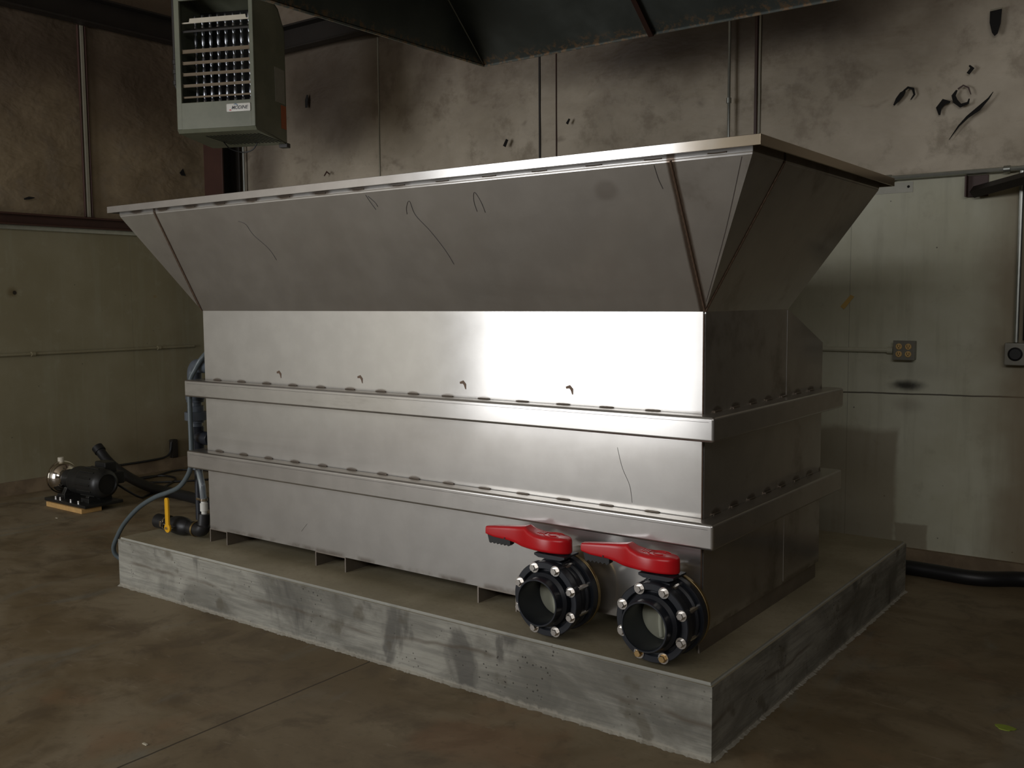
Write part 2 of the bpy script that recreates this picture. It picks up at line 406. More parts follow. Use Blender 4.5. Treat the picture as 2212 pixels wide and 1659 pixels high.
bm = new(); box(bm, XL - .3, DX0, YF - .2, YF, 0, ZC); box(bm, DX1, WX0, YF - .2, YF, 0, ZC); box(bm, WX1, XR + .3, YF - .2, YF, 0, ZC); box(bm, WX0, WX1, YF - .2, YF, 0, WZ0); box(bm, WX0, WX1, YF - .2, YF, WZ1, ZC); box(bm, DX0, DX1, YF - .2, YF, DZ, ZC)
struct('wall_front', bm, M['farwall'], smooth=False)
bm = new(); box(bm, DX0, DX0 + .06, YF - .1, YF + .03, 0, DZ); box(bm, DX1 - .06, DX1, YF - .1, YF + .03, 0, DZ); box(bm, DX0 + .06, DX1 - .06, YF - .1, YF + .03, DZ - .08, DZ)
struct('door_1', bm, M['darkst'], smooth=False)
bm = new(); box(bm, WX0, WX0 + .05, YF - .1, YF + .02, WZ0, WZ1); box(bm, WX1 - .05, WX1, YF - .1, YF + .02, WZ0, WZ1); box(bm, WX0 + .05, WX1 - .05, YF - .1, YF + .02, WZ0, WZ0 + .05); box(bm, WX0 + .05, WX1 - .05, YF - .1, YF + .02, WZ1 - .05, WZ1)
struct('added_window_1', bm, M['darkst'], smooth=False)  # unseen opening frame added to carry the fill light for the back wall
# curb under the liner panels
bm = new(); box(bm, XL, XL + .035, YF, YB, 0, .10); struct('baseboard_left', bm, M['curb'], smooth=False)
bm = new(); box(bm, XL + .035, XR, YB - .05, YB, 0, .09); struct('baseboard_back', bm, M['curb'], smooth=False)

# girts, eave beams, column
def beam(name, label, cat, m, boxes, loc, bev=.004):
    t = thing(name, loc, label, cat)
    for nm, b in boxes:
        q = new(); box(q, *b); obj(nm, q, m, t, bevel=bev)
    return t
beam('wall_girt', 'dark red steel girt running along the left wall above the pale panels', 'steel beam', M['redst'],
     [('web', (XL + .03, XL + .045, YF, YB - .1, 2.035, 2.125)), ('flange', (XL + .045, XL + .10, YF, YB - .1, 2.110, 2.125)), ('flange', (XL + .045, XL + .10, YF, YB - .1, 2.035, 2.047))], (XL, 0, 2.03))
q = new(); box(q, XL + .001, XL + .035, YF, YB - .1, 2.005, 2.035); struct('trim_1', q, M['galv'], smooth=False)
beam('eave_beam', 'dark steel eave beam high along the left wall behind the unit heater', 'steel beam', M['darkst'],
     [('web', (XL + .05, XL + .07, YF, 2.3, 3.62, 3.83)), ('flange', (XL + .07, XL + .16, YF, 2.3, 3.62, 3.635)), ('flange', (XL + .07, XL + .16, YF, 2.3, 3.815, 3.83))], (XL, 0, 3.62))
beam('rafter_beam', 'dark steel beam high on the back wall between the heater and hood', 'steel beam', M['darkst'],
     [('web', (XL + .2, XR, YB - .12, YB - .10, 3.44, 3.63)), ('flange', (XL + .2, XR, YB - .20, YB - .12, 3.44, 3.455)), ('flange', (XL + .2, XR, YB - .20, YB - .12, 3.615, 3.63))], (0, YB, 3.44))
t = thing('steel_column', (-5.6, 2.4, 0), 'dark red steel I-column in the corner beneath the unit heater', 'column')
q = new(); box(q, -5.80, -5.55, 2.31, 2.325, 0, 3.44); obj('flange', q, M['redst'], t, bevel=.003)
q = new(); box(q, -5.80, -5.55, 2.485, 2.50, 0, 3.44); obj('flange', q, M['darkst'], t, bevel=.003)
q = new(); box(q, -5.68, -5.67, 2.325, 2.485, 0, 3.44); obj('web', q, M['darkst'], t)
q = new(); cyl(q, (-5.505, 2.50, 0), (0, 0, 1), .010, 3.4, 10); tag(obj('thin_conduit', q, M['galv']), 'thin bright conduit running up beside the red corner column', 'conduit')

# vertical battens / seams of the insulation
def seam(parent, kind, u, z0, z1, w, m, off=.012):
    q = new()
    if kind == 0: box(q, u - w / 2, u + w / 2, YB - .016, YB - .004, z0, z1)
    else: box(q, XL + off - .008, XL + off + .012, u - w / 2, u + w / 2, z0, z1)
    o = obj('seam_strip', q, m, parent, bevel=.004)
    return o
for u, w, m in ((-2.435, .014, M['darkst']), (-2.30, .008, M['redst']), (-3.93, .010, M['vinst']), (-.905, .018, M['redst']), (-.882, .012, M['vinst'])):
    seam(wb, 0, u, 2.08, 3.44, w, m, .02)
for u, w, m in ((1.355, .03, M['vinst']), (1.325, .012, M['redst']), (1.385, .010, M['redst'])):
    seam(wl, 1, u, 2.13, 3.62, w, m, .03)

# tears, dents and scraps on the insulation and panels (parts of the wall)
def ragged(name, parent, pts, m, y=None, off=.02, thick=.004):
    """pts in (x,z) on the back wall"""
    q = new(); yy = (y if y is not None else YB - off)
    prism(q, pts, 1, yy - thick, yy); return obj(name, q, m, parent, smooth=False)
def strip(pts, w):
    L, R = [], []
    for i, p in enumerate(pts):
        a = pts[max(i - 1, 0)]; b = pts[min(i + 1, len(pts) - 1)]
        dx, dz = b[0] - a[0], b[1] - a[1]; l = math.hypot(dx, dz) or 1
        ww = w[i] if isinstance(w, (list, tuple)) else w
        L.append((p[0] - dz / l * ww, p[1] + dx / l * ww)); R.append((p[0] + dz / l * ww, p[1] - dx / l * ww))
    return L + R[::-1]
T = .055
ragged('tear', wb, [(.338, 2.865), (.392, 2.868), (.388, 2.80), (.376, 2.752), (.362, 2.742), (.35, 2.76), (.338, 2.81)], M['void'], off=T)
ragged('tear', wb, [(.340, 2.872), (.395, 2.876), (.394, 2.868), (.339, 2.864)], M['chip'], off=T + .003)
ragged('tear', wb, strip([(-.115, 2.462), (-.095, 2.49), (-.075, 2.515), (-.06, 2.53)], [.003, .012, .013, .006]), M['void'], off=T)
ragged('tear', wb, strip([(-.065, 2.53), (-.045, 2.545), (-.02, 2.535), (-.012, 2.505), (-.03, 2.48)], [.005, .006, .007, .005, .002]), M['void'], off=T)
ragged('tear', wb, strip([(.195, 2.50), (.18, 2.475), (.19, 2.445), (.215, 2.42), (.25, 2.43), (.255, 2.45)], [.004, .01, .012, .010, .006, .003]), M['void'], off=T)
ragged('tear', wb, strip([(.20, 2.505), (.225, 2.52), (.25, 2.505), (.262, 2.47)], [.004, .004, .004, .002]), M['redst'], off=T)
ragged('tear', wb, strip([(.115, 2.385), (.11, 2.42), (.135, 2.45), (.165, 2.445)], [.004, .014, .016, .004]), M['void'], off=T)
ragged('tear', wb, strip([(.165, 2.255), (.21, 2.32), (.25, 2.36), (.30, 2.395), (.345, 2.44), (.365, 2.47)], [.001, .004, .007, .011, .004, .001]), M['void'], off=T)
ragged('tear', wb, strip([(-2.70, 2.50), (-2.675, 2.545)], [.012, .01]) + [], M['void'], off=T)
ragged('tear', wb, strip([(-2.185, 2.595), (-2.165, 2.625)], [.009, .006]), M['void'], off=T)
ragged('tear', wb, strip([(-4.69, 3.0), (-4.685, 3.06), (-4.675, 3.10)], [.012, .018, .006]), M['void'], off=T)
ragged('tear', wb, strip([(-4.50, 2.445), (-4.47, 2.475), (-4.44, 2.455)], [.005, .007, .005]), M['redst'], off=T)
ragged('tear', wb, strip([(.245, 2.575), (.265, 2.60), (.25, 2.615)], [.008, .010, .004]), M['void'], off=T)
def ragged_left(pts, m):
    q = new(); prism(q, pts, 0, XL + .05, XL + .055); obj('tear', q, m, wl, smooth=False)
ragged_left(strip([(.83, 2.232), (.87, 2.243), (.91, 2.248)], [.006, .011, .003]), M['void'])
ragged_left([(2.19, 2.56), (2.225, 2.60), (2.25, 2.54), (2.21, 2.54)], M['void'])
# scrap of tape, small plate with a hole
q = new(); prism(q, [(-.385, 1.40), (-.365, 1.385), (-.31, 1.455), (-.33, 1.465)], 1, YB - .024, YB - .0205); tag(obj('tape_scrap', q, M['tape'], smooth=False), 'torn scrap of yellow-brown tape stuck on the pale back panel', 'tape')
t = thing('wall_plate', (-.1, YB - .02, 2.03), 'small grey plate with a hole on the back wall beside the hopper rim', 'plate')
q = new(); rounded(q, -.24, -.015, YB - .0225, YB - .0205, 2.005, 2.06, .0005); obj('plate', q, simple('faded_plate', (.46, .45, .38), .5), t)
q = new(); cyl(q, (-.038, YB - .0225, 2.035), (0, -1, 0), .007, .002, 14); obj('hole', q, M['void'], t)

# ------------------------------------------------------------------ conduits & boxes on walls
def conduit(name, label, pts, r, straps=(), m=None, cat='conduit', seg=10, smooth=False):
    t = thing(name, pts[0], label, cat)
    q = new(); tube(q, pts, r, seg, smooth=smooth); obj('pipe', q, m or M['galv'], t)
    for s in straps:
        q = new(); c = Vector(s[0]); d = Vector(s[1])
        lathe(q, [(r, 0), (r + .006, .0), (r + .006, .03), (r, .03)], c - d * .015, d, 12); obj('coupling', q, m or M['galv'], t)
    return t
YC = YB - .036
conduit('wall_conduit', 'thin pale conduit along the left wall above the floor pump', [(XL + .014, -2., 1.062), (XL + .014, 2.3, 1.062)], .011, [((XL + .014, .86, 1.062), (0, 1, 0)), ((XL + .014, 1.95, 1.062), (0, 1, 0))], M['liner_left'])
conduit('outlet_conduit', 'grey conduit feeding the four-socket outlet box', [(-1.6, YC, 1.163), (-.09, YC, 1.163)], .013, [((-.105, YC, 1.163), (1, 0, 0))], simple('painted_conduit', (.55, .54, .42), .4))
conduit('rigid_conduit', 'bright steel conduit running right from behind the hopper rim', [(-1.0, YB - .05, 2.083), (3., YB - .05, 2.083)], .013, [((-.135, YB - .05, 2.083), (1, 0, 0)), ((.44, YB - .05, 2.083), (1, 0, 0))])
conduit('drop_conduit', 'thin bright conduit dropping vertically on the back wall behind the hopper corner', [(-1.045, YB - .07, 2.09), (-1.045, YB - .07, 3.44)], .009, [((-1.045, YB - .07, 2.60), (0, 0, 1))])
conduit('socket_conduit', 'vertical conduit above the round socket box at right edge', [(.508, YB - .05, 1.22), (.508, YB - .05, 2.07)], .012)
conduit('riser_pipe', 'dark vertical pipe beside the socket conduit at the right edge', [(.56, YB - .05, 1.23), (.56, YB - .05, 2.06)], .022, m=M['darkst'])
# four-socket box
t = thing('outlet_box', (-.03, YB - .02, 1.12), 'square metal outlet box with four tan receptacles on back wall', 'outlet')
q = new(); rounded(q, -.078, .027, YB - .075, YB - .021, 1.117, 1.217, .004); obj('box', q, M['boxg'], t)
q = new(); rounded(q, -.080, .029, YB - .079, YB - .0752, 1.115, 1.219, .0015); obj('cover_plate', q, M['boxg'], t)
for i in (-1, 1):
    for j in (-1, 1):
        c = Vector((-.0255 + i * .024, YB - .0795, 1.167 + j * .020))
        q = new(); lathe(q, [(0, 0), (.0165, 0), (.0165, .003), (.015, .0045), (0, .0045)], c, (0, -1, 0), 20); r = obj('receptacle', q, M['ivory'], t)
        for k, (dx, dz, w, h) in enumerate(((-.006, .003, .0013, .006), (.006, .003, .0013, .005), (0, -.007, .0025, .0025))):
            q = new(); box(q, c.x + dx - w, c.x + dx + w, c.y - .0052, c.y - .0043, c.z + dz - h, c.z + dz + h); obj('slot', q, M['void'], r, smooth=False)
t = thing('socket_box', (.51, YB - .02, 1.12), 'grey box with one round black power socket at the right edge', 'outlet')
q = new(); rounded(q, .462, .562, YB - .085, YB - .021, 1.105, 1.217, .005); obj('box', q, M['boxg'], t)
q = new(); lathe(q, [(0, 0), (.034, 0), (.034, .006), (.028, .010), (.026, .004), (0, .004)], (.513, YB - .085, 1.162), (0, -1, 0), 28); obj('socket', q, M['black'], t)
# bracket at right
t = thing('shelf_bracket', (.3, YB, 1.96), 'dark red steel bracket with a brace projecting from the back wall', 'bracket')
q = new(); box(q, .250, .352, YB - .03, YB - .0205, 1.958, 2.066); obj('back_plate', q, M['redst'], t, bevel=.002)
q = new(); box(q, .250, .258, YB - .075, YB - .03, 1.958, 2.066); obj('flange', q, M['redst'], t, bevel=.001)
q = new(); tube(q, [(.29, YB - .055, 1.980), (.92, YB - .42, 2.07)], .03, 4, smooth=False); obj('brace', q, M['darkst'], t, smooth=False)

# ------------------------------------------------------------------ concrete pad
ZP = .2525
bm = new()
PX0, PX1, PY0, PY1 = -3.155, .140, -.216, 1.99
NX, NY, NZ = 330, 30, 8
box(bm, PX0, PX1, PY0, PY1, 0, ZP)
bmesh.ops.bevel(bm, geom=[e for e in bm.edges if all(v.co.z > .1 for v in e.verts)], offset=.010, segments=3, affect='EDGES')
bm.normal_update()
for f in bm.faces: f.material_index = 1 if f.normal.z > .9 and f.calc_center_median().z > .2 else 0
pad = tag(obj('equipment_pad', bm, [M['padside'], M['padtop']], bevel=0), 'raised concrete pad with stained formed sides under the steel tank', 'concrete pad')
# ragged mortar squeezed out along the foot of the pad
bm = new()
def ragline(p0, p1, nrm, n):
    p0, p1, nrm = Vector(p0), Vector(p1), Vector(nrm); rows = []
    for i in range(n + 1):
        p = p0.lerp(p1, i / n); w = .006 + .012 * abs(noise.noise((p.x * 17, p.y * 17, 1))) + .008 * random.random() ** 3; h = .003 + .008 * abs(noise.noise((p.x * 23, p.y * 23, 7)))
        rows.append([bm.verts.new(p - nrm * .004 + Vector((0, 0, h + .004))), bm.verts.new(p + nrm * w * .6 + Vector((0, 0, h * .6))), bm.verts.new(p + nrm * w + Vector((0, 0, .0005)))])
    for A, B in zip(rows, rows[1:]):
        for k in range(2): bm.faces.new([A[k], B[k], B[k + 1], A[k + 1]])
ragline((PX0, PY0, 0), (PX1, PY0, 0), (0, -1, 0), 420); ragline((PX1, PY0, 0), (PX1, PY1, 0), (1, 0, 0), 260)
obj('foot_mortar', bm, M['padside'], pad, smooth=False)

# ------------------------------------------------------------------ stainless tank
L, ZN, ZB, D1, D2, ZS = 2.687, 1.407, .3215, .7365, 1.134, 1.262
tank = thing('hopper_tank', (-L / 2, D2 / 2, ZP), 'long stainless steel hopper tank with flared top and two ribs on concrete pad', 'tank')
bm = new()
prism(bm, [(0, ZB), (0, ZN), (D1, ZN), (D2, ZS), (D2, ZB)], 0, -L, 0)
bmesh.ops.delete(bm, geom=[f for f in bm.faces if all(abs(v.co.z - ZN) < 1e-4 for v in f.verts)], context='FACES')
bmesh.ops.recalc_face_normals(bm, faces=bm.faces[:])
bmesh.ops.bevel(bm, geom=[e for e in bm.edges if abs(e.verts[0].co.z - e.verts[1].co.z) > .3 and e.verts[0].co.y < .01], offset=.007, segments=4, affect='EDGES')
o = obj('tank_body', bm, M['body'], tank, smooth=False); md = o.modifiers.new('s', 'SOLIDIFY'); md.thickness = .005; md.offset = -1
# hopper
HX0, HX1, HY0, HY1, HZ = -2.978, .260, -.242, .985, 1.881
bm = new()
def ring(x0, x1, y0, y1, z, sx=(0, 0)):
    return [bm.verts.new(p) for p in ((x0, y0, z), (-L, y0, z), (0., y0, z), (x1, y0, z), (x1, 0., z), (x1, y1, z), (x0, y1, z), (x0, 0., z))]
lipz = 1.868; k = .97
b0 = [bm.verts.new(p) for p in ((-L, 0, ZN), (0, 0, ZN), (0, D1, ZN), (-L, D1, ZN))]
def lerp(a, b, t): return a + (b - a) * t
m1 = ring(HX0, HX1, HY0, HY1, lipz); t1 = ring(HX0, HX1, HY0, HY1, 1.906)
bm.faces.new([b0[0], b0[1], m1[2], m1[1]]); bm.faces.new([b0[1], m1[3], m1[2]]); bm.faces.new([b0[0], m1[1], m1[0]])
bm.faces.new([b0[1], m1[4], m1[3]]); bm.faces.new([b0[1], b0[2], m1[5], m1[4]]); bm.faces.new([b0[2], b0[3], m1[6], m1[5]])
bm.faces.new([b0[3], b0[0], m1[7], m1[6]]); bm.faces.new([b0[0], m1[0], m1[7]])
for i in range(8): bm.faces.new([m1[i], m1[(i + 1) % 8], t1[(i + 1) % 8], t1[i]])
bmesh.ops.recalc_face_normals(bm, faces=bm.faces[:])
bmesh.ops.bevel(bm, geom=[e for e in bm.edges if all(abs(v.co.z - lipz) < 1e-4 for v in e.verts)], offset=.004, segments=3, affect='EDGES')
hop = obj('hopper', bm, M['hop'], tank, smooth=False); md = hop.modifiers.new('s', 'SOLIDIFY'); md.thickness = .004; md.offset = -1
# rim: rectangular bar frame
def ringbar(name, x0, x1, y0, y1, ix0, ix1, iy0, iy1, z0, z1, m, bev, parent=tank):
    q = new(); V = []
    for z in (z0, z1):
        V.append([q.verts.new(p) for p in ((x0, y0, z), (x1, y0, z), (x1, y1, z), (x0, y1, z))]); V.append([q.verts.new(p) for p in ((ix0, iy0, z), (ix1, iy0, z), (ix1, iy1, z), (ix0, iy1, z))])
    a, b, c, d = V
    for i in range(4):
        j = (i + 1) % 4
        q.faces.new([a[i], a[j], c[j], c[i]]); q.faces.new([b[i], b[j], d[j], d[i]]); q.faces.new([a[i], a[j], b[j], b[i]]); q.faces.new([c[i], c[j], d[j], d[i]])
    return obj(name, q, m, parent, bevel=bev)
ringbar('rim', -3.010, .302, -.288, 1.041, -3.005, .297, -.283, 1.036, HZ, 1.912, M['rim'], .0012)
ringbar('rim_top_leg', -3.0048, .2968, -.2828, 1.0358, HX0 + .008, HX1 - .008, HY0 + .008, HY1 - .008, 1.906, 1.9115, M['rim'], .001)
ringbar('upper_rib', -2.757, .070, -.070, 1.204, -L + .001, -.001, .001, D2 - .001, .9855, 1.0688, M['rib'], .010)['label'] = 'upper stiffening rib'
ringbar('lower_rib', -2.757, .070, -.070, 1.204, -L + .001, -.001, .001, D2 - .001, .6302, .7179, M['rib'], .010)['label'] = 'lower stiffening rib'
# stitch welds
for z, nm in ((1.0692, 'upper'), (.7183, 'lower')):
    for i in range(14):
        q = new(); c = -2.582 + .184 * i
        pts = [(c - .028 + .056 * k / 6, -.003, z + .001) for k in range(7)]
        tube(q, pts, [.0018, .0030, .0026, .0032, .0026, .0030, .0018], 8, smooth=False); obj('stitch_weld', q, M['weld'], tank)
    for i in range(7):
        q = new(); c = .10 + .15 * i; tube(q, [(.003, c - .028, z + .001), (.003, c, z + .002), (.003, c + .028, z + .001)], .0038, 8, smooth=False); obj('stitch_weld', q, M['weld'], tank)
for i in range(14):
    q = new(); c = -2.62 + .213 * i
    tube(q, [(c - .03, HY0 - .001, 1.8775), (c, HY0 - .001, 1.8765), (c + .03, HY0 - .001, 1.8775)], .0020, 8, smooth=False); obj('stitch_weld', q, M['weld'], tank)
# seam welds of the gussets and the vertical corner
for a, b in (((0, -.001, ZN), (-.004, HY0 - .001, lipz)), ((-L, -.001, ZN), (-L - .002, HY0 - .001, lipz)), ((.001, 0, ZN), (HX1 + .001, .004, lipz))):
    q = new(); a, b = Vector(a), Vector(b); n_ = 60
    tube(q, [a.lerp(b, i / n_) for i in range(n_ + 1)], [.0035 + .0012 * math.sin(i * 2.4) for i in range(n_ + 1)], 8, smooth=False); obj('seam_weld', q, M['burn'], tank)
q = new(); tube(q, [(-.0045, .0005, .34 + (1.40 - .34) * i / 80) for i in range(81)], [.002 + .0005 * (i % 2) for i in range(81)], 6, smooth=False); obj('seam_weld', q, M['burn'], tank)
# brown hooked scorch marks above the upper rib
for x, z in ((-2.125, 1.118), (-1.60, 1.118), (-1.03, 1.120), (-.53, 1.125)):
    q = new(); prism(q, strip([(x - .016, z + .006), (x, z + .010), (x + .010, z), (x + .013, z - .018)], [.004, .0065, .006, .002]), 1, -.0008, -.0001); obj('scorch_mark', q, M['burn'], tank, smooth=False)
# marker lines on the sloped front panel  (given as x, z)
sl = (HY0 - 0) / (lipz - ZN)
def onslope(x, z): return Vector((x, (z - ZN) * sl - .0012, z))
for pts in ([(-1.135, 1.775), (-1.125, 1.80), (-1.10, 1.82), (-1.095, 1.77), (-1.05, 1.71), (-1.01, 1.64), (-.99, 1.585)],
            [(-2.12, 1.80), (-2.08, 1.785), (-2.06, 1.74), (-2.0, 1.68), (-1.98, 1.63)],
            [(-1.31, 1.855), (-1.30, 1.83), (-1.285, 1.80)], [(-1.30, 1.85), (-1.275, 1.825), (-1.27, 1.81)],
            [(-.80, 1.765), (-.80, 1.80), (-.785, 1.83), (-.77, 1.80), (-.765, 1.76)],
            [(-.062, 1.86), (-.058, 1.82), (-.05, 1.79)], [(.225, 1.86), (.13, 1.66), (.012, 1.44)]):
    q = new(); tube(q, [onslope(*p) for p in pts], .0009, 5, n=5); obj('marker_line', q, M['pencil'], tank)
for pts in ([(-2.0, .40), (-1.96, .44)], [(-.33, .93), (-.31, .86), (-.28, .80), (-.27, .74)]):
    q = new(); tube(q, [(p[0], -.0006, p[1]) for p in pts], .0006, 5, n=5); obj('marker_line', q, M['pencil'], tank)
for z in (1.052, .700):
    q = new(); tube(q, [(-2.73, -.0704, z), (.05, -.0704, z)], .0005, 5, smooth=False); obj('marker_line', q, M['pencil'], tank)
# vertical joint and stains on the end face
for a, b in ((1.07, ZN - .004), (.33, .63)):
    q = new(); box(q, -.001, .0015, .728, .740, a, b); obj('joint_strip', q, M['rib'], tank)
# base channels
for x0, x1 in ((-2.690, -2.552), (-1.915, -1.718), (-.972, -.778), (-.205, -.010)):
    q = new(); w = .006
    prism(q, [(x0, ZP), (x0, ZB - .003), (x0 + .003, ZB - .0005), (x1 - .003, ZB - .0005), (x1, ZB - .003), (x1, ZP), (x1 - w, ZP), (x1 - w, ZB - w), (x0 + w, ZB - w), (x0 + w, ZP)], 1, .004, D2 - .01)
    obj('base_channel', q, M['chan'], tank, smooth=False)
# outlet nozzles
for vx in (-.5, -.08):
    q = new(); lathe(q, [(.084, .0), (.084, .062), (.075, .062), (.075, 0)], (vx, .004, .405), (0, -1, 0), 40, closed=True); obj('nozzle', q, M['rib'], tank)
    q = new(); lathe(q, [(.078, 0), (.137, 0), (.137, .014), (.078, .014)], (vx, -.055, .405), (0, -1, 0), 48, closed=True)
    obj('nozzle_flange', q, M['brass'], tank, bevel=.002)

# ------------------------------------------------------------------ butterfly valves
def valve():
    C0 = Vector((0, 0, 0)); Y = (0, -1, 0)     # local: y = distance from tank face plane
    r = bpy.data.objects.new('butterfly_valve', None); COL.objects.link(r)
    def part(name, q, m, par=None, **k):
        o = obj(name, q, m, None, **k); o.parent = par or r; return o
    # front flange with bolt bosses, recess and stub
    q = new()
    lathe(q, [(.076, .255), (.0778, .258), (.0825, .258), (.0845, .255), (.0855, .222), (.096, .212), (.097, .186), (.1075, .186), (.1075, .203), (.110, .206), (.129, .206), (.1315, .203), (.1315, .176), (.129, .173), (.076, .173)], C0, Y, 64, closed=True)
    for k in range(8):
        a = math.radians(22.5 + 45 * k); c = Vector((.1165 * math.cos(a), 0, .1165 * math.sin(a)))
        cyl(q, c + Vector((0, -.178, 0)), Y, .0195, .0285, 20, .001)
        i = Vector((.093 * math.cos(a), 0, .093 * math.sin(a))); s = Vector((-math.sin(a), 0, math.cos(a))) * .006
        vs = [i - s, c - s, c + s, i + s]
        A = [q.verts.new(v + Vector((0, -.186, 0))) for v in vs]; B = [q.verts.new(v + Vector((0, -.204, 0))) for v in vs]
        q.faces.new(A); q.faces.new(B)
        for j in range(4): q.faces.new([A[j], A[(j + 1) % 4], B[(j + 1) % 4], B[j]])
    part('front_flange', q, M['pvc'], bevel=0)
    q = new(); lathe(q, [(.077, .172), (.118, .172), (.124, .168), (.126, .158), (.119, .152), (.117, .140), (.119, .126), (.126, .120), (.124, .106), (.118, .102), (.077, .102)], C0, Y, 56, closed=True)
    # neck and stem pad
    rounded(q, -.045, .045, -.165, -.105, .095, .128, .008); rounded(q, -.033, .033, -.160, -.110, .118, .148, .006)
    prism(q, [(-.064, .145), (-.046, .138), (.046, .138), (.064, .145), (.064, .152), (-.064, .152)], 1, -.180, -.088)
    part('valve_body', q, M['pvc'], bevel=.0)
    q = new(); lathe(q, [(.077, .101), (.133, .101), (.1355, .098), (.1355, .073), (.133, .0695), (.077, .0695)], C0, Y, 56, closed=True)
    part('rear_flange', q, M['pvc'])
    q = new(); lathe(q, [(0, .142), (.02, .141), (.05, .137), (.072, .131), (.0765, .128), (.072, .124), (0, .122)], C0, Y, 48)
    tube(q, [(0, -.139, -.062), (0, -.146, 0), (0, -.139, .062)], .008, 12, n=8)
    part('disc', q, M['disc'])
    # red lever
    q = new(); secs = [(-.314, .008, .189, .199), (-.307, .0165, .179, .208), (-.27, .0195, .172, .2135), (-.2, .0215, .169, .222), (-.165, .0235, .163, .226), (-.14, .0265, .156, .230), (-.122, .031, .1545, .2335), (-.104, .037, .1545, .2225), (-.07, .046, .1545, .2145), (-.035, .0515, .1545, .2135), (.0, .050, .1545, .213), (.028, .042, .1545, .212), (.045, .031, .1545, .2105), (.057, .016, .155, .206), (.061, .004, .158, .198)]
    rings = []; NS = 20; yc = -.133
    for x, w, zb, zt in secs:
        rg = []; h = (zt - zb) / 2; zc = (zt + zb) / 2
        for k in range(NS):
            a = 2 * PI * (k + .5) / NS; ca, sa = math.cos(a), math.sin(a); e = .36
            yy = math.copysign(abs(ca) ** e, ca) * w; zz = math.copysign(abs(sa) ** e, sa) * h
            yy *= 1.0 - .10 * max(0, zz / h)
            rg.append(q.verts.new((x, yc + yy, zc + zz)))
        rings.append(rg)
    for A, B in zip(rings, rings[1:]):
        for k in range(NS): q.faces.new([A[k], B[k], B[(k + 1) % NS], A[(k + 1) % NS]])
    q.faces.new(rings[0]); q.faces.new(rings[-1][::-1])
    lv = part('lever', q, M['red'], angle=.7)
    # skirt line and raised marks on the lever cap
    q = new()
    for rr in (.018, .032):
        tube(q, [(-.01 + rr * math.cos(a) * 1.2, yc + rr * math.sin(a), .2140) for a in [i * PI / 10 for i in range(2, 19)]], .0013, 5, smooth=False)
    for k in range(5): rounded(q, -.085 + k * .009, -.081 + k * .009, yc - .014, yc + .012, .2135, .2165, .0005, 1)
    part('raised_marks', q, M['red'], lv)
    q = new(); cyl(q, (-.215, yc - .0205, .177), (0, -1, 0), .003, .002, 12); part('pivot_pin', q, M['black'], lv)
    q = new(); pts = [(-.300, .178), (-.292, .150)]
    for k in range(5): pts += [(-.286 + k * .016, .147 - k * .0003), (-.279 + k * .016, .1525), (-.276 + k * .016, .1515)]
    pts += [(-.205, .146), (-.196, .153), (-.196, .173), (-.24, .174)]
    prism(q, pts, 1, yc - .013, yc + .013); part('trigger', q, M['black'], lv, smooth=False)
    bolts = []
    for k in range(8):
        a = math.radians(22.5 + 45 * k); c = Vector((.1165 * math.cos(a), -.2065, .1165 * math.sin(a)))
        q = new(); lathe(q, [(0, 0), (.0185, 0), (.0190, .001), (.0185, .002), (0, .002)], c, Y, 24); bt = part('washer', q, M['bolt'])
        q = new(); lathe(q, [(0, .002), (.0138, .002), (.0138, .0035), (.0125, .0035), (.0125, .0125), (.0108, .0148), (.0, .0148)], c, Y, 6)
        hd = part('bolt_head', q, M['bolt'], bt, angle=.3); bolts.append((bt, hd))
        q = new(); cyl(q, c + Vector((0, .1425, 0)), Y, .0108, .135, 10); part('bolt_shank', q, M['bolt'], bt)
    return r, bolts
v1, b1 = valve(); v1.location = (-.5, 0, .405)
tag(v1, 'left of two black flanged valves with red lever on the tank front, all bolts silver', 'valve', 'butterfly valves')
def dup(o, parent=None):
    c = o.copy(); COL.objects.link(c); c.parent = parent
    for ch in list(o.children): dup(ch, c)
    return c
v2 = dup(v1); v2.location = (-.08, 0, .402)
tag(v2, 'right of two black flanged valves with red lever, near the tank corner, gold bottom bolts', 'valve', 'butterfly valves')
gold = 0
for ch in v2.children:
    for h in ch.children:
        if h.name.startswith('bolt_head'):
            c = sum((Vector(v.co) for v in h.data.vertices), Vector()) / len(h.data.vertices)
            if c.z < -.09:
                h.data = h.data.copy(); h.data.materials[0] = M['boltg']; h['label'] = 'gold zinc bolt head'

# ------------------------------------------------------------------ piping at the left end
t = thing('pvc_pipe_riser', (-2.84, .12, .6), 'dark grey plastic pipe riser with unions at the tank left end', 'pipe')
PXc, PYc = -2.83, .045
q = new(); cyl(q, (PXc, PYc, .60), (0, 0, 1), .030, .48, 24); obj('pipe', q, M['pvc2'], t)
q = new(); tube(q, [(PXc, PYc, 1.03), (PXc, PYc, 1.09), (PXc + .012, PYc, 1.118), (PXc + .04, PYc, 1.13), (-2.688, PYc, 1.13)], .036, 20, n=4)
lathe(q, [(.036, 0), (.041, 0), (.041, .02), (.036, .02)], (PXc, PYc, 1.03), (0, 0, 1), 24); obj('elbow', q, M['pvc2'], t)
q = new(); lathe(q, [(.03, 0), (.044, 0), (.044, .012), (.048, .014), (.048, .05), (.044, .052), (.044, .065), (.03, .065)], (PXc, PYc, .945), (0, 0, 1), 12); obj('union_nut', q, M['pvc2'], t)
q = new(); lathe(q, [(.03, 0), (.041, 0), (.041, .01), (.056, .014), (.056, .055), (.041, .058), (.041, .085), (.03, .085)], (PXc, PYc, .84), (0, 0, 1), 12); obj('union_nut', q, M['pvc2'], t)
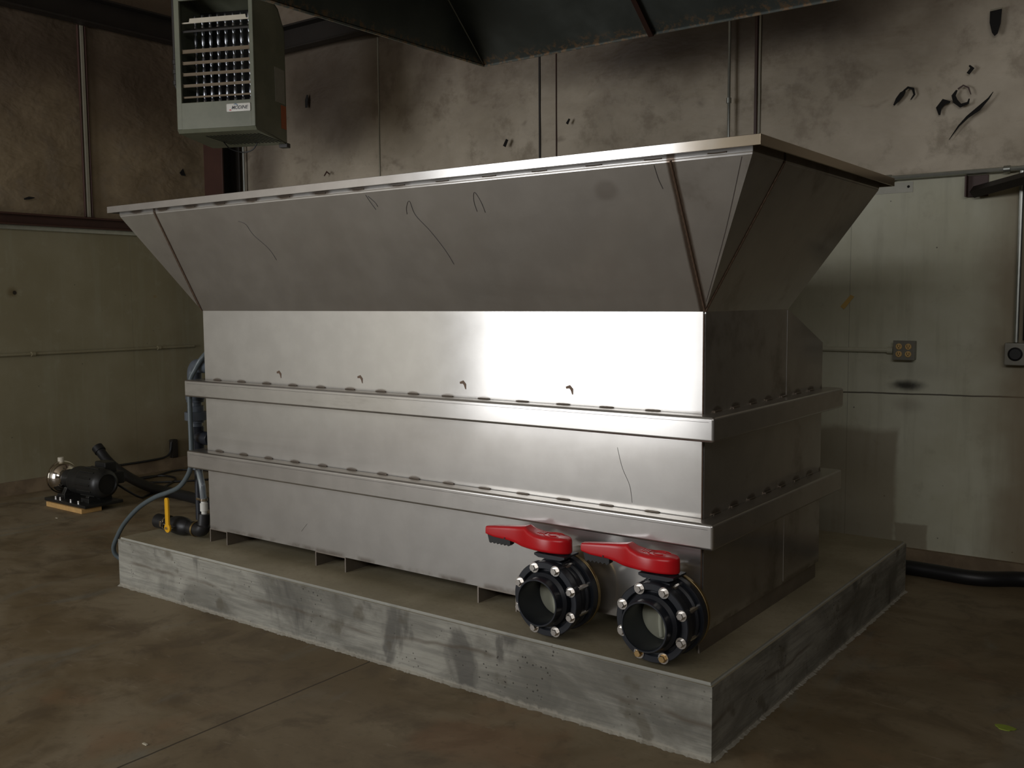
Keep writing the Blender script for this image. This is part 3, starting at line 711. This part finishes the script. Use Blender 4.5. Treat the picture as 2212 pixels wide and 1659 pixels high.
q = new(); cyl(q, (PXc, PYc, .70), (0, 0, 1), .038, .12, 24, .003); cyl(q, (PXc, PYc, .765), (1, 0, 0), .034, .112, 24, .003); obj('tee', q, M['pvc'], t)
q = new(); cyl(q, (PXc, PYc, .34), (0, 0, 1), .018, .30, 16); obj('lower_pipe', q, M['pvc'], t)

q = new(); pts = [(-2.692, .10, 1.26), (-2.705, .01, 1.18), (-2.742, -.01, 1.12), (-2.778, -.02, 1.05), (-2.785, -.02, .90), (-2.785, -.02, .72), (-2.795, -.02, .63), (-2.83, -.02, .57), (-2.90, -.02, .51), (-3.0, -.02, .47), (-3.12, -.02, .43), (-3.27, -.02, .357), (-3.41, -.02, .255), (-3.49, -.02, .167), (-3.53, -.02, .096), (-3.52, .0, .045), (-3.45, .05, .014), (-3.35, .2, .014)]
tag(obj('flexible_conduit', q if not tube(q, pts, .0125, 14) else q, M['cable']), 'grey flexible cable curving from the tank end down beside the pad corner', 'cable')
t = thing('clear_hose', (-2.80, .02, .45), 'short clear hose clamped onto a white fitting above the yellow valve', 'hose')
q = new(); tube(q, [(-2.80, .03, .62), (-2.78, .02, .585), (-2.75, .01, .53), (-2.74, .01, .45)], .0165, 16); obj('hose', q, M['clear'], t)
q = new(); lathe(q, [(.0165, 0), (.0195, 0), (.0195, .012), (.0165, .012)], (-2.74, .01, .452), (0, 0, 1), 20, closed=True); rounded(q, -2.79, -2.755, .0, .012, .452, .464, .002); obj('hose_clamp', q, M['chrome'], t)
q = new(); lathe(q, [(0, 0), (.014, 0), (.014, .014), (.0195, .016), (.0195, .055), (.015, .058), (.012, .075), (0, .075)], (-2.74, .01, .385), (0, 0, 1), 20); obj('barb_fitting', q, M['white'], t)
t = thing('ball_valve', (-2.93, 0, .26), 'black ball valve with upright yellow handle lying at the tank left end', 'valve')
q = new(); lathe(q, [(0, 0), (.034, 0), (.038, .004), (.038, .10), (.030, .105), (.030, .125), (.037, .135), (.045, .16), (.048, .20), (.045, .24), (.037, .265), (.030, .275), (.030, .30), (.036, .305), (.036, .345), (0, .345)], (-3.13, 0, .302), (1, 0, 0), 28); obj('body', q, M['black'], t)
q = new(); tube(q, [(-2.79, 0, .302), (-2.755, 0, .305), (-2.742, .004, .325), (-2.74, .01, .385)], [.036] * 17 + [.03] * 8, 20); obj('elbow', q, M['black'], t)
q = new(); lathe(q, [(.036, 0), (.0395, 0), (.0395, .012), (.036, .012)], (-2.80, 0, .302), (1, 0, 0), 24, closed=True); obj('hose_clamp', q, M['brass'], t)
q = new(); lathe(q, [(.038, 0), (.0405, 0), (.0405, .012), (.038, .012)], (-3.04, 0, .302), (1, 0, 0), 24, closed=True); rounded(q, -3.045, -3.03, -.05, -.036, .29, .32, .002); obj('hose_clamp', q, M['chrome'], t)
q = new(); cyl(q, (-2.925, -.045, .305), (0, -1, 0), .010, .03, 16); cyl(q, (-3.0, -.05, .31), (1, 0, 0), .004, .08, 10); obj('stem', q, M['bolt'], t)
q = new()
N = 14; out = [(.0225 * math.cos(a), .0225 * math.sin(a)) for a in [PI * 1.0 * .78 + 2 * PI * .61 * i / N for i in range(N + 1)]]
pts = [(-.0135, .020)] + [(.0235 * math.cos(a), .0235 * math.sin(a)) for a in [math.radians(125 + 290 * i / 16) for i in range(17)]] + [(.0135, .020)]
pts += [(.0145 * math.cos(a), .142 + .0145 * math.sin(a)) for a in [PI * i / 10 for i in range(11)]]
prism(q, [(-2.925 + x, .305 + z) for x, z in pts], 1, -.083, -.073); hd = obj('handle', q, M['yellow'], t, bevel=.003)
q = new(); lathe(q, [(0, 0), (.008, 0), (.008, .006), (0, .006)], (-2.925, -.083, .305), (0, -1, 0), 6); obj('handle_nut', q, M['bolt'], hd)

# ------------------------------------------------------------------ pump on the floor
t = thing('motor_pump', (-5.15, .75, .04), 'black electric motor with a polished pump head on the floor at left', 'pump')
A = Vector((-5.48, .735, .185)); B = Vector((-4.88, .765, .185)); ax = (B - A).normalized(); BL = (B - A).length
q = new(); lathe(q, [(0, .0), (.04, .0), (.085, .006), (.104, .022), (.112, .045), (.119, .047), (.119, .060), (.113, .062), (.109, .085), (.098, .11), (.078, .13), (.055, .142), (0, .142)], A - ax * .02, ax, 48); ph = obj('pump_head', q, M['chrome'], t)
q = new(); lathe(q, [(0, 0), (.03, 0), (.03, .05), (.038, .052), (.038, .07), (0, .07)], A - ax * .09, ax, 20); lathe(q, [(0, 0), (.02, 0), (.022, .05), (0, .06)], A - ax * .12 + Vector((0, 0, -.0)), ax, 12); obj('inlet', q, M['redst'], ph)
q = new(); cyl(q, A + ax * .03 + Vector((0, .0, .10)), (0, 0, 1), .022, .045, 16, .003); obj('outlet_port', q, M['cream'], ph)
q = new(); lathe(q, [(0, .11), (.062, .11), (.066, .13), (.058, .17), (.064, .20), (.075, .22), (.096, .235), (.100, .26), (.100, .36), (0, .36)], A, ax, 36); obj('motor_adapter', q, M['blackm'], t)
q = new(); lathe(q, [(0, .34), (.100, .34), (.106, .36), (.106, .52), (.104, .55), (.092, .575), (.070, .588), (.066, .575), (0, .575)], A, ax, 40)
for k in range(14):
    a = PI * 2 * k / 14; u, w = frame_of(ax); d = u * math.cos(a) + w * math.sin(a)
    tube(q, [A + ax * .37 + d * .106, A + ax * .53 + d * .106], .006, 6, smooth=False)
obj('motor', q, M['blackm'], t)
q = new(); c = A + ax * .44; rounded(q, c.x - .07, c.x + .07, c.y + .04, c.y + .13, c.z + .05, c.z + .14, .01); obj('junction_box', q, M['blackm'], t)
q = new(); rounded(q, c.x - .03, c.x + .10, c.y + .08, c.y + .17, c.z - .02, c.z + .07, .01); obj('capacitor_cover', q, M['blackm'], t)
for s in (.16, .45):
    q = new(); c = A + ax * s; box(q, c.x - .05, c.x + .05, c.y - .09, c.y + .09, .052, .085); prism(q, [(c.y - .09, .055), (c.y + .09, .055), (c.y + .05, .13), (c.y - .05, .13)], 0, c.x - .02, c.x + .02); obj('foot', q, M['blackm'], t, bevel=.004)
q = new(); rounded(q, -5.45, -4.91, .60, .89, .034, .056, .004); obj('base_plate', q, M['blackm'], t)
for x in (-5.34, -5.28, -5.14, -5.04):
    q = new(); cyl(q, (x, .63, .056), (0, 0, 1), .010, .018, 6); obj('foot_bolt', q, M['bolt'], t)
q = new(); rounded(q, -5.40, -4.93, .585, .735, .0, .034, .003); tag(obj('wood_board', q, M['wood']), 'raw wood board lying on the floor under the pump', 'board')

# hoses and cables on the floor
t = thing('suction_hose', (-5.2, 1.28, 0), 'thick black hose leaning on the left wall and running along the floor', 'hose')
P = [(-5.93, 1.31, .276), (-5.85, 1.32, .206), (-5.72, 1.327, .138), (-5.5, 1.327, .075), (-5.17, 1.295, .042), (-4.82, 1.277, .038), (-4.5, 1.24, .038), (-4.0, 1.1, .038), (-3.5, .9, .038)]
q = new(); tube(q, P, .038, 18, caps=False, n=10); tube(q, P[::-1], .030, 18, caps=False, n=10); obj('hose', q, M['black'], t)
q = new(); d = (Vector(P[0]) - Vector(P[1])).normalized(); lathe(q, [(.031, 0), (.045, 0), (.045, .05), (.031, .05)], Vector(P[0]) - d * .03, d, 20, closed=True); obj('end_cuff', q, M['black'], t)
def cable(name, label, pts, r=.008):
    q = new(); tube(q, pts, r, 8, n=8); return tag(obj(name, q, M['black']), label, 'cable')
cable('power_cable', 'thin black cable looping on the floor behind the thick hose', [(-5.05, .92, .15), (-4.98, 1.05, .04), (-5.1, 1.2, .01), (-5.35, 1.55, .01), (-5.55, 1.75, .01), (-5.75, 1.75, .01), (-5.80, 1.55, .01), (-5.62, 1.48, .01), (-5.35, 1.75, .01), (-5.2, 2.05, .01)])
cable('extension_cable', 'thin black cable along the base of the left wall', [(-5.9, 1.25, .012), (-5.75, 1.62, .012), (-5.85, 2.0, .012), (-5.5, 2.15, .012), (-5.0, 2.05, .012), (-4.6, 2.0, .012)])
cable('loose_cable', 'thin black cable draped along the curb top to the wall stub', [(-5.98, .95, .105), (-5.985, 1.4, .108), (-5.98, 1.8, .11), (-5.985, 1.98, .13), (-5.985, 2.02, .24)], .009)
q = new(); rounded(q, XL + .002, XL + .05, 2.02, 2.08, .10, .26, .008); tag(obj('wall_stub', q, M['darkst']), 'small dark fitting at the foot of the left wall', 'fitting')
q = new(); pts = [(-.6, 2.30, .038), (.1, 2.31, .038), (.4, 2.30, .038), (.62, 2.42, .038), (.9, 2.40, .038), (1.4, 2.3, .038)]
tube(q, pts, .038, 16, n=8); tag(obj('black_hose', q, M['black']), 'thick black hose on the floor along the back wall at right', 'hose')

# small litter
q = new(); cpt = (.835, .585); pts = [(cpt[0] + .030 * math.cos(a) * (1 + .25 * math.sin(3 * a)), cpt[1] + .022 * math.sin(a)) for a in [2 * PI * i / 14 for i in range(14)]]
prism(q, pts, 2, .001, .004); tag(obj('leaf', q, M['leaf'], smooth=False), 'small green leaf lying on the floor at lower right', 'leaf')
for x, y, lab in ((-1.42, -1.19, 'pale wood chip on the floor at the lower left, near the saw-cut joint'), (-4.95, .42, 'pale chip on the floor in front of the pump')):
    q = new(); rounded(q, x - .012, x + .012, y - .004, y + .004, .0, .004, .001); tag(obj('wood_chip', q, M['leaf2']), lab, 'debris', 'chips on the floor')

# ------------------------------------------------------------------ unit heater
hd, nd = Vector((.923, .384, 0)).normalized(), None
nd = Vector((-hd.y, hd.x, 0))
O = Vector((-4.082, .866, 2.545))
HM = Matrix(((hd.x, nd.x, 0, O.x), (hd.y, nd.y, 0, O.y), (0, 0, 1, O.z), (0, 0, 0, 1)))   # local: x right, y back, z up
t = thing('unit_heater', O, 'green-grey hanging unit heater with louvres and shiny tubes', 'heater')
W, HH, DP = .55, .93, .42
def hp(name, q, m, par=t, **k):
    o = obj(name, q, m, None, M4=HM, **k); o.parent = par
    o.matrix_parent_inverse = par.matrix_world.inverted() if False else (Matrix.Translation(-O) if par == t else Matrix.Identity(4)); return o
q = new()
rounded(q, 0, W, .012, .02, 0, .165, .003)                                   # lower front panel
rounded(q, 0, .038, .0, .022, .0, HH, .006); rounded(q, W - .030, W, .0, .022, .0, HH, .006); rounded(q, .03, W - .025, .002, .022, .795, HH, .004)
rounded(q, .03, W - .025, .002, .02, .0, .165, .004)
hp('front_frame', q, M['casing'])
q = new(); prism(q, [(.02, -.0), (DP, -.055), (DP, .68), (DP - .08, .80), (.02, .93)], 0, W - .006, W); prism(q, [(.02, -.0), (DP, -.055), (DP, .68), (DP - .08, .80), (.02, .93)], 0, 0, .006)
hp('side_panel', q, M['casing'], smooth=False)
q = new(); prism(q, [(.0, .0), (.018, -.022), (DP, -.055), (DP, -.045), (.022, .0)], 0, .0, W); hp('bottom_panel', q, M['casing'], smooth=False)
q = new(); box(q, 0, W, DP - .005, DP, -.05, .68); prism(q, [(DP - .08, .80), (.02, .93), (.02, .92), (DP - .09, .79)], 0, 0, W); prism(q, [(DP, .68), (DP - .08, .80), (DP - .09, .79), (DP - .01, .68)], 0, 0, W); hp('back_panel', q, M['casing'], smooth=False)
q = new()
for i in range(15):
    x = .14 + i * .026; y0, y1 = .10, .34
    vs = [(x, y0), (x + .008, y0), (x + .05, y1), (x + .042, y1)]
    zf = lambda y: -.022 - (y - .018) * .0821 - .0012
    A_ = [q.verts.new((a, b, zf(b))) for a, b in vs]; B_ = [q.verts.new((a, b, zf(b) - .001)) for a, b in vs]
    q.faces.new(A_); q.faces.new(B_)
    for j in range(4): q.faces.new([A_[j], A_[(j + 1) % 4], B_[(j + 1) % 4], B_[j]])
hp('bottom_slots', q, M['void'], smooth=False)
q = new(); box(q, .012, W - .012, .30, .305, .12, .80); hp('inner_back', q, M['void'], smooth=False)
for i, z in enumerate((.200, .268, .338, .408, .478)):                       # louvre blades
    q = new(); h = (.009, .018, .019, .019, .024)[i]
    prism(q, [(.020, z), (.024, z - .002), (.075, z + h - .002), (.071, z + h + .004)], 0, .040, W - .034)
    for x in (.042, W - .036): box(q, x - .002, x + .002, .02, .08, z, z + h)
    box(q, .040, W - .034, .021, .024, z - .004, z + h * .8); hp('louvre', q, M['brownlv'], smooth=False)
q = new(); prism(q, [(.03, .605), (.09, .640), (.09, .645), (.03, .617)], 0, .040, W - .034); hp('louvre', q, M['darkst'], smooth=False)
q = new(); prism(q, [(.040, .660), (W - .034, .660), (W - .034, .668), (W - .06, .668), (W - .066, .690), (.095, .690), (.09, .668), (.04, .668)], 1, .03, .036); hp('deflector', q, M['cream'], smooth=False)
for i in range(8):                                                         # beaded heat exchanger tubes
    q = new(); x = .066 + i * .0548; prof = []
    z = .15
    while z < .68:
        for dz, r in ((0, .008), (.010, .012), (.030, .014), (.05, .012), (.062, .008)): prof.append((r, z + dz))
        z += .066
    lathe(q, [(0, .15)] + prof + [(0, prof[-1][1])], (x, .14, 0), (0, 0, 1), 12); hp('heat_tube', q, M['tube'])
q = new(); rounded(q, .352, .520, -.003, .0015, .092, .142, .006, 2)
np_ = hp('name_plate', q, M['white'])
def text_obj(s, size, m, at, parent, M4, name='lettering', shear=.3, sx=1.):
    cu = bpy.data.curves.new('tx', 'FONT'); cu.body = s; cu.size = size; cu.shear = shear; cu.align_x = 'CENTER'; cu.align_y = 'CENTER'; cu.offset = size * .012; cu.extrude = .0006
    tmp = bpy.data.objects.new('tx', cu); COL.objects.link(tmp); bpy.context.view_layer.update()
    me = bpy.data.meshes.new_from_object(tmp.evaluated_get(bpy.context.evaluated_depsgraph_get())); bpy.data.objects.remove(tmp); bpy.data.curves.remove(cu)
    me.transform(M4 @ Matrix.Translation(at) @ Matrix.Rotation(PI / 2, 4, 'X') @ Matrix.Diagonal((sx, 1, 1, 1)))
    o = bpy.data.objects.new(name, me); COL.objects.link(o); me.materials.append(m); o.parent = parent
    return o
text_obj('MODINE', .030, M['ink'], (.444, -.0035, .116), np_, HM, sx=.95)
q = new(); prism(q, strip([(.405, .136), (.418, .139), (.428, .134), (.434, .128)], [.001, .0022, .0022, .001]), 1, -.0042, -.0032); hp('swoosh', q, M['inkblue'], np_, smooth=False)
q = new(); prism(q, [(.372, .101), (.390, .099), (.381, .108)], 1, -.0042, -.0032); hp('swoosh', q, M['inkred'], np_, smooth=False)
q = new(); box(q, W, W + .002, .27, .40, .20, .42); hp('data_label', q, M['plate'], smooth=False)
q = new(); box(q, W, W + .002, .345, .415, .04, .19); hp('warning_label', q, M['orange'], smooth=False)
q = new(); rounded(q, W - .05, W + .01, DP - .02, DP + .03, -.075, -.045, .004); hp('rear_foot', q, M['darkst'])
q = new()
for x in (.06, W - .06):
    for y in (.08, .34): cyl(q, (x, y, .80), (0, 0, 1), .006, 1.5, 8)
hp('hanger_rods', q, M['darkst'])
q = new(); tube(q, [(.18, .25, -.045), (.20, .30, -.085), (.27, .34, -.105), (.34, .34, -.09), (.38, .33, -.05)], .004, 8); hp('drip_wire', q, M['black'])
t2 = thing('gas_pipe', HM @ Vector((-.03, .12, .3)), 'black gas pipe with fittings beside the unit heater left edge', 'pipe')
q = new(); tube(q, [(-.062, .10, 2.2), (-.062, .10, .30), (-.045, .10, .27), (.002, .10, .27)], .014, 12, smooth=False); o = obj('pipe', q, M['darkst'], None, M4=HM); o.parent = t2; o.matrix_parent_inverse = Matrix.Translation(-t2.location)
for z in (.30, .37, .43):
    q = new(); cyl(q, (-.062, .10, z), (0, 0, 1), .019, .03, 12, .003); o = obj('fitting', q, M['darkst'], None, M4=HM); o.parent = t2; o.matrix_parent_inverse = Matrix.Translation(-t2.location)

# ------------------------------------------------------------------ exhaust hood
HZ0 = 2.75; X0, X1, Y0, Y1 = -2.035, .45, -1.35, 1.428; T_ = .62
tx0, tx1, ty0, ty1 = X0 + .15 * T_, X1 - .15 * T_, Y0 + .95 * T_, Y1 - 1.3 * T_
t = thing('exhaust_hood', ((X0 + X1) / 2, (Y0 + Y1) / 2, HZ0), 'large dark sheet-metal exhaust hood hanging over the hopper', 'hood')
bot = [Vector((X0, Y0, HZ0)), Vector((X1, Y0, HZ0)), Vector((X1, Y1, HZ0)), Vector((X0, Y1, HZ0))]
top = [Vector((tx0, ty0, HZ0 + T_)), Vector((tx1, ty0, HZ0 + T_)), Vector((tx1, ty1, HZ0 + T_)), Vector((tx0, ty1, HZ0 + T_))]
for i, nm in enumerate(('front_panel', 'side_panel', 'back_panel', 'side_panel')):
    j = (i + 1) % 4; q = new(); q.faces.new([q.verts.new(p) for p in (bot[i], bot[j], top[j], top[i])])
    o = obj(nm, q, M['hood'], t, smooth=False); md = o.modifiers.new('s', 'SOLIDIFY'); md.thickness = .003; md.offset = 0
q = new(); q.faces.new([q.verts.new(p) for p in top]); o = obj('top_panel', q, M['hood'], t, smooth=False); md = o.modifiers.new('s', 'SOLIDIFY'); md.thickness = .003; md.offset = 0
q = new()
for i in range(4): tube(q, [bot[i], bot[(i + 1) % 4]], .008, 6, smooth=False)
obj('rolled_edge', q, M['hood'], t)
q = new()
for a, b in ((bot[3], top[3]), (bot[2], top[2])): tube(q, [a, b], .007, 6, smooth=False)
obj('corner_seam', q, M['galv'], t)
q = new(); sx = -.990
vs = [Vector((sx + d, Y1 - k * 1.3 * T_ - .006, HZ0 + k * T_ - .008)) for k in (0, 1) for d in (0, .026)]
A_ = [q.verts.new(v) for v in (vs[0], vs[1], vs[3], vs[2])]; B_ = [q.verts.new(v.co + Vector((0, -.010, -.010))) for v in A_]
q.faces.new(A_); q.faces.new(B_)
for j in range(4): q.faces.new([A_[j], A_[(j + 1) % 4], B_[(j + 1) % 4], B_[j]])
obj('standing_seam', q, M['redst'], t, smooth=False)
q = new(); cyl(q, ((tx0 + tx1) / 2, (ty0 + ty1) / 2, HZ0 + T_), (0, 0, 1), .3, ZC - HZ0 - T_, 32); obj('duct', q, M['hood'], t)

# ------------------------------------------------------------------ light
def area(name, loc, aim, sx, sy, power, color, spread=PI):
    l = bpy.data.lights.new(name, 'AREA'); l.shape = 'RECTANGLE'; l.size = sx; l.size_y = sy; l.energy = power; l.color = color; l.spread = spread
    o = bpy.data.objects.new(name, l); COL.objects.link(o); o.location = loc
    o.rotation_euler = (Vector(aim) - Vector(loc)).to_track_quat('-Z', 'Y').to_euler(); return o
area('door_daylight', ((DX0 + DX1) / 2, YF - .02, DZ / 2 + .02), ((DX0 + DX1) / 2, 5, DZ / 2 + .02), DX1 - DX0 - .1, DZ - .1, 155, (.985, .985, 1.))
area('added_fill_light', ((WX0 + WX1) / 2, YF - .03, (WZ0 + WZ1) / 2), ((WX0 + WX1) / 2, 5, (WZ0 + WZ1) / 2), WX1 - WX0 - .1, WZ1 - WZ0 - .1, 102, (1., .98, .97))  # fill light added out of view to brighten the back wall
w = bpy.data.worlds.new('World'); S.world = w; w.use_nodes = True
w.node_tree.nodes['Background'].inputs[0].default_value = (.8, .9, 1, 1); w.node_tree.nodes['Background'].inputs[1].default_value = .3

# ------------------------------------------------------------------ camera
cam = bpy.data.cameras.new('Camera'); co = bpy.data.objects.new('Camera', cam); COL.objects.link(co)
r = Vector((0.8021854989299524, 0.5970337914297366, -0.0070055119396855775)); u = Vector((-0.04566473696478835, 0.07304621606236518, 0.9962825814581459)); f = Vector((-0.5953260930821359, 0.7988835348221942, -0.08586000632166274))
co.matrix_world = Matrix(((r.x, u.x, -f.x, 1.4068), (r.y, u.y, -f.y, -2.9487), (r.z, u.z, -f.z, 1.45), (0, 0, 0, 1)))
cam.sensor_width = 36; cam.lens = 36 * 2108.23 / 2212; cam.clip_start = .05
S.camera = co
S.view_settings.view_transform = 'Standard'; S.view_settings.look = 'None'; S.view_settings.gamma = 1; S.view_settings.exposure = 0
S.view_settings.use_curve_mapping = False
